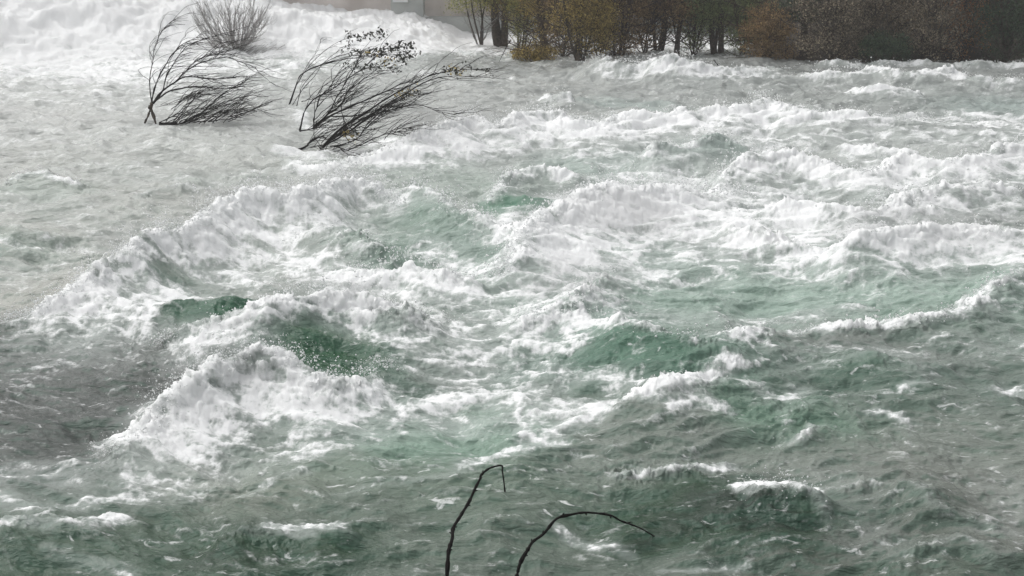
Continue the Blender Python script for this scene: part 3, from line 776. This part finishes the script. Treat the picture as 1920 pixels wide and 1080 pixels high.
for _ in range(110):
    b0 = base + np.array([RNG.random() * 1.05, RNG.normal() * .15, -.03 + .03 * RNG.random()])
    wisp(gt, b0, (.6, RNG.normal() * .2, .5), (1, 0, .9 * RNG.random()), .45 * (.5 + RNG.random()), .007, 6)
gb.obj('branches', M_twig_grey, e); gt.obj('twigs', M_twig_grey, e)

# back group of stems with dark leaves
bent_shrub('leafy_shrub', 'dark leaved shrub of thin arching stems behind the larger bent shrub', (548, 200),
 [([(541,199),(555,162),(568,137),(600,121),(640,111),(680,105),(728,100)], .020, .005),
  ([(556,160),(575,130),(600,106),(626,84),(655,72),(690,68)], .009, .003),
  ([(556,200),(563,176),(575,152),(600,128),(630,115),(660,108)], .010, .003),
  ([(548,198),(566,168),(590,140),(605,118),(640,92),(668,82)], .009, .003),
  ([(566,190),(590,186),(612,184)], .012, .005),
  ([(568,138),(582,112),(598,90),(605,72)], .006, .002),
  ([(600,121),(640,104),(680,94),(720,90),(770,82)], .008, .003),
  ([(610,118),(660,105),(700,104),(750,102),(783,100)], .008, .003)],
 (1, 0, .1), 3, .5, .0055, [], leaf_px=[(650,72,728,62,130,.07),(640,88,668,98,50,.06),(700,95,772,84,190,.07),(750,105,785,99,80,.07),(670,95,760,112,160,.065),(690,118,756,130,60,.06)])

# main bent shrub
main_bush = bent_shrub('willow_shrub', 'large bent shrub leaning right over the foam, olive leaves at its trailing tips', (575, 285),
 [([(562,246),(568,212),(586,186),(615,172),(655,146),(690,120),(712,92)], .018, .004),
  ([(562,246),(590,238),(600,236)], .014, .010),
  ([(588,238),(590,208),(600,182),(618,160),(632,138)], .013, .003),
  ([(588,238),(612,218),(628,190),(640,172),(660,142),(675,120)], .018, .004),
  ([(588,238),(616,217),(642,198),(655,175),(700,143),(718,128)], .020, .004),
  ([(588,240),(620,216),(660,197),(702,180),(740,160),(770,150)], .022, .005),
  ([(616,217),(660,214),(700,205),(740,190),(780,170)], .014, .004),
  ([(605,276),(640,240),(682,214),(722,188),(762,164),(802,144),(832,135),(880,130),(922,132)], .022, .004),
  ([(622,262),(660,235),(710,205),(752,178),(790,155),(830,143),(880,141),(920,144)], .018, .003),
  ([(605,276),(650,248),(700,215),(742,200),(790,194),(830,206),(860,214)], .018, .003),
  ([(620,274),(668,262),(690,232),(722,208),(750,196)], .016, .004),
  ([(620,274),(640,276),(650,285),(690,268),(735,246),(770,240)], .016, .004),
  ([(552,284),(575,272),(590,258),(610,254)], .026, .014),
  ([(552,284),(575,290),(600,298),(616,290),(610,280)], .016, .006),
  ([(570,280),(595,276),(612,284)], .012, .005),
  ([(720,262),(735,248),(770,242)], .008, .003),
  ([(640,198),(645,230),(650,240)], .008, .004)],
 (1, 0, .25), 15, .75, .0064,
 [(600, 268, 700, 235, 22, 20, 52, .4, 1.2, .009), (640, 240, 740, 205, 22, 15, 45, .4, 1.0, .007), (590, 225, 650, 190, 16, 28, 60, .5, 1.2, .008)],
 leaf_px=[(835,130,870,132,54,.06),(880,129,925,134,36,.055),(640,122,700,128,60,.055),(690,130,755,118,50,.05),(745,180,790,172,30,.05),(650,240,700,250,40,.05)],
 leafmat=M_leaf_dark, rootg=[([(545,280),(556,286),(575,290)], .05, .03)])

g = Geo()
for (u0, v0, u1, v1, cnt) in ((640, 246, 668, 256, 60), (745, 182, 775, 170, 46), (840, 130, 872, 134, 36), (690, 100, 740, 118, 40)):
    P = []
    for _ in range(cnt // 2):
        f = RNG.random(); c = at(u0 + (u1 - u0) * f + RNG.normal() * 4, v0 + (v1 - v0) * f + RNG.normal() * 4, main_bush.location[1] + RNG.normal() * .12)
        P += [c + RNG.normal(size=3) * .03, c]
    g.leaves(P, .05, aspect=.55)
tag(g.obj('yellow_leaves', M_leaf_gold, main_bush), 'yellow olive leaves caught among the stems')

# two canes in the foreground
def cane(pts, y_a, y_b, r0, r1, label, buds):
    b = at(pts[0][0], pts[0][1], y_a); e = empty('bare_cane', b); tag(e, label, 'stem', 'bare canes rising from the near water')
    m = len(pts); P = [at(u, v, y_a + (y_b - y_a) * i / (m - 1)) for i, (u, v) in enumerate(pts)]
    g = Geo(); Q = smooth_path(P, 70); g.tube(Q, r0, r1, 7, .35); g.obj('stem', M_cane, e)
    for f in buds[1::3]:
        gs_ = Geo(); i = int(f * 69) + 3; T = tangent(Q, i); wisp(gs_, Q[i], T + np.array([.7, .1, .4]), T, .07, .0035, 5, .02, 4); gs_.obj('side_shoot', M_cane, e)
    for f in buds:
        gb = Geo(); i = int(f * 69); T = tangent(Q, i); up = np.cross(T, (0, 1, 0)); up /= np.linalg.norm(up); s_ = 1 if RNG.random() < .5 else -1
        gb.tube([Q[i], Q[i] + up * s_ * .022 + T * .02], .008, .003, 5)
        gb.obj('bud', M_cane, e)
cane([(832,1150),(838,1080),(841,1035),(848,1010),(850,990),(865,965),(880,940),(890,918),(900,898),(903,890),(918,878),(940,873),(942,884),(945,905),(948,936)],
     7.7, 9.05, .0135, .0045, 'thin dark cane with its tip snapped straight down, left of the arched one', [.15,.25,.3,.42,.5,.58,.66])
cane([(950,1160),(968,1085),(976,1055),(990,1030),(1000,1015),(1020,1000),(1043,973),(1070,965),(1100,961),(1143,966),(1165,977),(1200,990),(1234,1009),(1252,1009)],
     7.75, 8.5, .0125, .004, 'thin dark cane arching right in a low bow until its tip meets the water', [.2,.3,.38,.5,.62,.7,.8])

# ------------------------------------------------------------------ trees along the far side
def tree(name, label, u, v, stems, crown, leafmat, nleaf, leaf=.07, twigmat=M_bark, y=None, low=0.0, twigs=60, group='flooded trees along the far side', tw_r=.008, clump=.16):
    """stems: list of (du_top, height m, r0); crown: (cu, cz, rx, ry, rz) in metres relative to the base, several allowed"""
    b = on_z(u, v, 0.0) if y is None else np.array([at(u, v, y)[0], y, 0.0])
    e = empty(name, b); tag(e, label, 'tree' if 'tree' in name else 'shrub', group)
    gt, gw = Geo(), Geo(); tops = []
    for dx, h, r0 in stems:
        n = 12; ph = RNG.random() * 6
        P = [b + np.array([dx * f + .06 * math.sin(ph + f * 7) * h / 3, .05 * math.cos(ph + f * 5), -.5 + (h + .5) * f]) for f in np.linspace(0, 1, n)]
        gt.tube(P, r0, r0 * .35, 8, .15); P = np.array(P); tops.append(P)
        for _ in range(max(6, twigs // max(1, len(stems)))):
            i = RNG.integers(2, n - 1); T = tangent(P, i)
            d = T * .6 + RNG.normal(size=3) * np.array([.9, .7, .35]); L = (.5 + RNG.random() * 1.1)
            Q = wisp(gw, P[i], d, d * .7 + np.array([0, 0, .6 - 1.0 * (RNG.random() < low)]), L, tw_r * (1 + 1.5 * RNG.random()), 8, .02, 4)
            for _k in range(4):
                j = RNG.integers(2, 8)
                wisp(gw, Q[j], tangent(Q, j) + RNG.normal(size=3) * .6, RNG.normal(size=3) * .6 + tangent(Q, j), L * .45, tw_r * .6, 6, .03, 3)
    gt.obj('trunk', M_bark, e); gw.obj('limbs', twigmat, e)
    gl = Geo(); C = []
    for (cx_, cz, rx, ry, rz, frac) in crown:
        k = max(8, int(nleaf * 1.35 * frac / 40))
        d = RNG.normal(size=(k, 3)); d /= np.linalg.norm(d, axis=1)[:, None]; rr = (RNG.random((k, 1)) ** .45)
        c = b + np.array([cx_, 0, cz]) + d * rr * np.array([rx, ry, rz])
        c = c[c[:, 2] > .02]
        for q in c: C.append(q + RNG.normal(size=(40, 3)) * clump * .85 * np.array([1, 1, .8]))
    if C:
        C = np.concatenate(C); C = C[C[:, 2] > -.02]; gl.leaves(C, leaf, aspect=.45); gl.obj('crown', leafmat, e)
    return e

GT = None
tree('slender_tree', 'slender grey multi-stem tree leaning left at the open end of the row', 903, 88, [(-.75,2.6,.028),(-.45,3,.03),(-.1,3.2,.035),(.15,3,.03)], [(-.3,2.7,1.1,.8,.9,.3),(-.2,1.5,.9,.5,.45,.7)], M_leaf_olive, 3600, .06, M_twig_grey, twigs=36)
tree('forked_tree', 'thick grey forked tree near the left end of the row', 935, 86, [(-.10,4.2,.15),(.75,4.2,.13)], [(.2,3.3,1.5,1.1,1.4,.3),(.2,1.6,1.1,.6,.5,.5),(.5,1.1,.8,.5,.5,.2)], M_leaf_gold, 7500, .065, twigs=60)
tree('golden_tree', 'golden leaved tree with a straight trunk beside the forked grey one', 1020, 96, [(-.05,4.4,.13),(.3,3.4,.05)], [(0,2.8,1.0,.9,1.2,.4),(0,1.35,.8,.5,.55,.45),(0,.5,.35,.3,.4,.15)], M_leaf_gold, 5200, .065, twigs=80)
tree('drooping_bush', 'low brown green bush trailing flat on the water below the golden tree', 1005, 112, [(-.3,.45,.02),(.3,.5,.02),(.0,.5,.02)], [(0,.15,.75,.4,.26,1)], M_leaf_gold, 3600, .06, M_twig_brown, twigs=30, low=.9, tw_r=.006, clump=.08)
tree('dark_trunk_tree', 'dark trunked tree standing farthest out in the water with gold leaves', 1090, 116, [(.02,4.4,.115),(-.9,3.4,.045),(.7,3.2,.04)], [(.1,2.6,1.2,.7,1.0,.3),(.1,1.25,1.0,.5,.6,.55),(.3,.6,.6,.4,.4,.15)], M_leaf_gold, 10000, .062, twigs=80)
tree('brown_shrub', 'dense brown shrub close right of the dark trunk', 1160, 106, [(-.4,2.6,.04),(.1,2.8,.05),(.5,2.6,.04)], [(0,1.3,.85,.5,1.1,.6),(0,.4,.8,.45,.5,.2),(.1,2.2,1.0,.6,.6,.2)], M_leaf_brown, 8000, .058, M_twig_brown, twigs=120, tw_r=.009)
tree('leaning_tree', 'dark tree leaning right over a gap of white water', 1228, 98, [(.75,3.8,.11),(-.1,3.2,.06)], [(.4,2.6,1.1,.8,1.0,.4),(.1,1.3,.8,.4,.45,.6)], M_leaf_brown, 6000, .06, M_twig_brown, twigs=90)
tree('straight_tree', 'straight narrow dark tree right of the leaning tree', 1274, 103, [(-.05,4.2,.085)], [(0,2.6,.9,.7,1.3,.4),(0,1.3,.6,.4,.5,.6)], M_leaf_brown, 4500, .06, twigs=50)
tree('olive_tree', 'bushy grey green tree with two dark trunks in the middle of the row', 1345, 102, [(-.45,3.6,.10),(.35,3.8,.09),(.0,3.6,.05)], [(0,1.35,1.15,.7,.62,.75),(-.3,3.0,1.2,.9,.9,.25)], M_leaf_green, 12000, .058, twigs=70)
tree('tan_bush', 'tan yellow bush drooping to the water at the corner of the bank', 1435, 113, [(-.3,1.5,.03),(.1,1.7,.03),(.4,1.4,.03)], [(0,.9,.75,.5,.7,.7),(.1,.3,.8,.45,.3,.3)], M_leaf_tan, 8500, .058, M_twig_brown, twigs=60, low=.5, tw_r=.007, clump=.11)
tree('evergreen_tree', 'very dark evergreen tree behind the tan bush', 1500, 100, [(0,5,.13)], [(0,1.9,.65,.6,1.0,.55),(0,3.4,.9,.7,1.2,.45)], M_leaf_ever, 8000, .065, twigs=50, y=36.6, clump=.13)
specs = [
 ('grey_shrub', 'grey brown twiggy shrub beside the very dark evergreen', 1560, 35.6, M_leaf_grey, 1.0, 7000),
 ('grey_shrub', 'grey brown twiggy shrub with a pale branch, left of the low green one', 1625, 36.2, M_leaf_grey, 1.0, 7000),
 ('brown_shrub', 'dusky brown shrub rising behind the low green shrub', 1690, 36.8, M_leaf_brown, 1.0, 7000),
 ('grey_shrub', 'ashy grey shrub left of the rusty tree', 1745, 35.6, M_leaf_grey, .9, 6500),
 ('rusty_tree', 'rust brown leaved tree near the right end of the bank', 1800, 36.4, M_leaf_rust, 1.0, 7000),
 ('evergreen_shrub', 'dark green shrub at the right edge of the photo', 1885, 35.5, M_leaf_ever, 1.0, 9000),
 ('brown_shrub', 'reddish brown shrub past the right edge of the dark green one', 1990, 36.0, M_leaf_brown, 1.0, 5000)]
for nm, lb, u, y_, mt, sc, nl in specs:
    tree(nm, lb, u, 110, [(-.4,3.2,.05),(.1,3.4,.06),(.5,3.0,.045)], [(0,.7,1.0,.6,.65,.32),(0,1.5,1.15,.7,.7,.55),(.1,3.0,1.3,.8,1.0,.08)], mt, nl, .06, M_twig_tree, y=y_, twigs=150, tw_r=.008, clump=.14)
tree('green_shrub', 'low dark green shrub on the bank between grey shrubs', 1660, 110, [(0,1.0,.03),(.3,.9,.03)], [(0,.5,.75,.4,.5,1)], M_leaf_ever, 3600, .055, y=35.0, twigs=20, clump=.1)
# second row, one tree behind another
back = [('tall dark wood edge tree behind the evergreen', 1530, 39.5, M_leaf_ever), ('tall brown tree behind the grey shrubs', 1640, 40.5, M_leaf_brown), ('tall grey tree behind the ashy shrub', 1750, 40.0, M_leaf_grey), ('tall dark green tree behind the rusty tree', 1850, 39.6, M_leaf_ever), ('tall brown tree behind the right edge', 1960, 41.0, M_leaf_brown), ('tall olive tree behind the grey green tree', 1400, 41.0, M_leaf_green)]
for lb, u, y_, mt in back:
    tree('tall_tree', lb, u, 100, [(0,6,.14),(.6,5,.08)], [(0,.9,1.5,.7,1.0,.4),(0,2.4,1.6,.9,1.3,.3),(0,4.6,1.8,1.2,1.6,.08)], mt, 9000, .085, y=y_, twigs=60, group='trees behind the far bank', clump=.2)

for u, v, mt, nl, lb in ((1055, 106, M_leaf_brown, 3500, 'small brown shrub between the golden tree and the dark trunk'), (1122, 104, M_leaf_gold, 4200, 'gold brown shrub filling the gap right of the dark trunk'),
                     (1208, 100, M_leaf_brown, 4200, 'twiggy brown shrub at the foot of the leaning tree'), (1300, 101, M_leaf_green, 3800, 'grey green shrub right of the straight narrow tree'),
                     (1392, 106, M_leaf_green, 5000, 'grey green shrub touching the left side of the tan bush'), (978, 92, M_leaf_olive, 3600, 'thin olive shrub between the forked and the golden tree')):
    tree('waterside_shrub', lb, u, v, [(-.3,1.9,.022),(.1,2.2,.03),(.35,1.9,.022)], [(0,1.45,.6,.4,.5,.62),(0,.75,.5,.35,.4,.3),(0,.3,.45,.3,.2,.08)], mt, nl, .055, M_twig_brown, twigs=70, tw_r=.009, clump=.12)
for pts, lb in (([(958,74),(948,92),(937,116)], 'thin dead stick poking from the water left of the drooping bush'), ([(1338,112),(1345,122),(1351,127)], 'short dead stick in the foam below the grey green tree')):
    y0 = on_z(*pts[-1])[1]; P = px_path(pts, y0, 0, 8); g = Geo(); g.tube(P, .014, .006, 5, .3)
    tag(g.obj('dead_stick', M_bark_dark), lb, 'stick')

# ------------------------------------------------------------------ drifting spray over the boil and the breakers
def ellipsoids(cs):
    g = Geo(); a = np.linspace(0, 2 * math.pi, 25)[:-1]; b = np.linspace(-math.pi / 2, math.pi / 2, 13)
    for c, r in cs:
        V = np.array([[c[0] + r[0] * math.cos(q) * math.cos(p), c[1] + r[1] * math.cos(q) * math.sin(p), c[2] + r[2] * math.sin(q)] for q in b for p in a])
        i = np.arange(12)[:, None] * 24; j = np.arange(24)[None]; jn = (j + 1) % 24
        g.add(V, np.stack([i + j, i + jn, i + 24 + jn, i + 24 + j], -1).reshape(-1, 4))
    return g
def mist_mat(nm, dens):
    m = bpy.data.materials.new(nm); m.use_nodes = True; n = m.node_tree.nodes; n.remove(n['Principled BSDF'])
    pv = n.new('ShaderNodeVolumePrincipled'); pv.inputs['Color'].default_value = (.98, .98, .98, 1); pv.inputs['Density'].default_value = dens
    m.node_tree.links.new(pv.outputs[0], n['Material Output'].inputs['Volume']); return m
g = ellipsoids([((-14, 39, .6), (10, 4.2, 1.7)), ((-5.5, 39.2, .4), (5, 3.4, 1.0)), ((-19, 36, .3), (9, 4, 1.3))])
tag(g.obj('boil_mist', mist_mat('boil_mist', .035), None), 'pale mist hanging over the white boil below the wall', kind='stuff')
g = ellipsoids([(on_z(u, v, .3), r) for u, v, r in ((300, 450, (.9, .5, .3)), (470, 375, (1.0, .6, .32)), (640, 350, (.8, .5, .3)), (600, 560, (.8, .4, .28)), (430, 690, (.65, .4, .3)), (1120, 400, (1.2, .8, .35)), (1080, 520, (.8, .5, .3)), (860, 235, (1.4, .6, .35)), (1700, 430, (1.2, .6, .3)))])
tag(g.obj('crest_mist', mist_mat('crest_mist', .35), None), 'faint veils of spray over the breaking crests', kind='stuff')

# ------------------------------------------------------------------ spray haze in the air
hz = Geo(); box(hz, -62, 62, -8, 60.5, -2.8, 9.5)
m = bpy.data.materials.new("spray_haze"); m.use_nodes = True; n = m.node_tree.nodes; n.remove(n['Principled BSDF'])
pv = n.new('ShaderNodeVolumePrincipled'); pv.inputs['Color'].default_value = (.95, .96, .97, 1); pv.inputs['Density'].default_value = .0018
m.node_tree.links.new(pv.outputs[0], n['Material Output'].inputs['Volume'])
HAZE = True
if HAZE:
    tag(hz.obj('haze', m, None, False), kind='stuff')
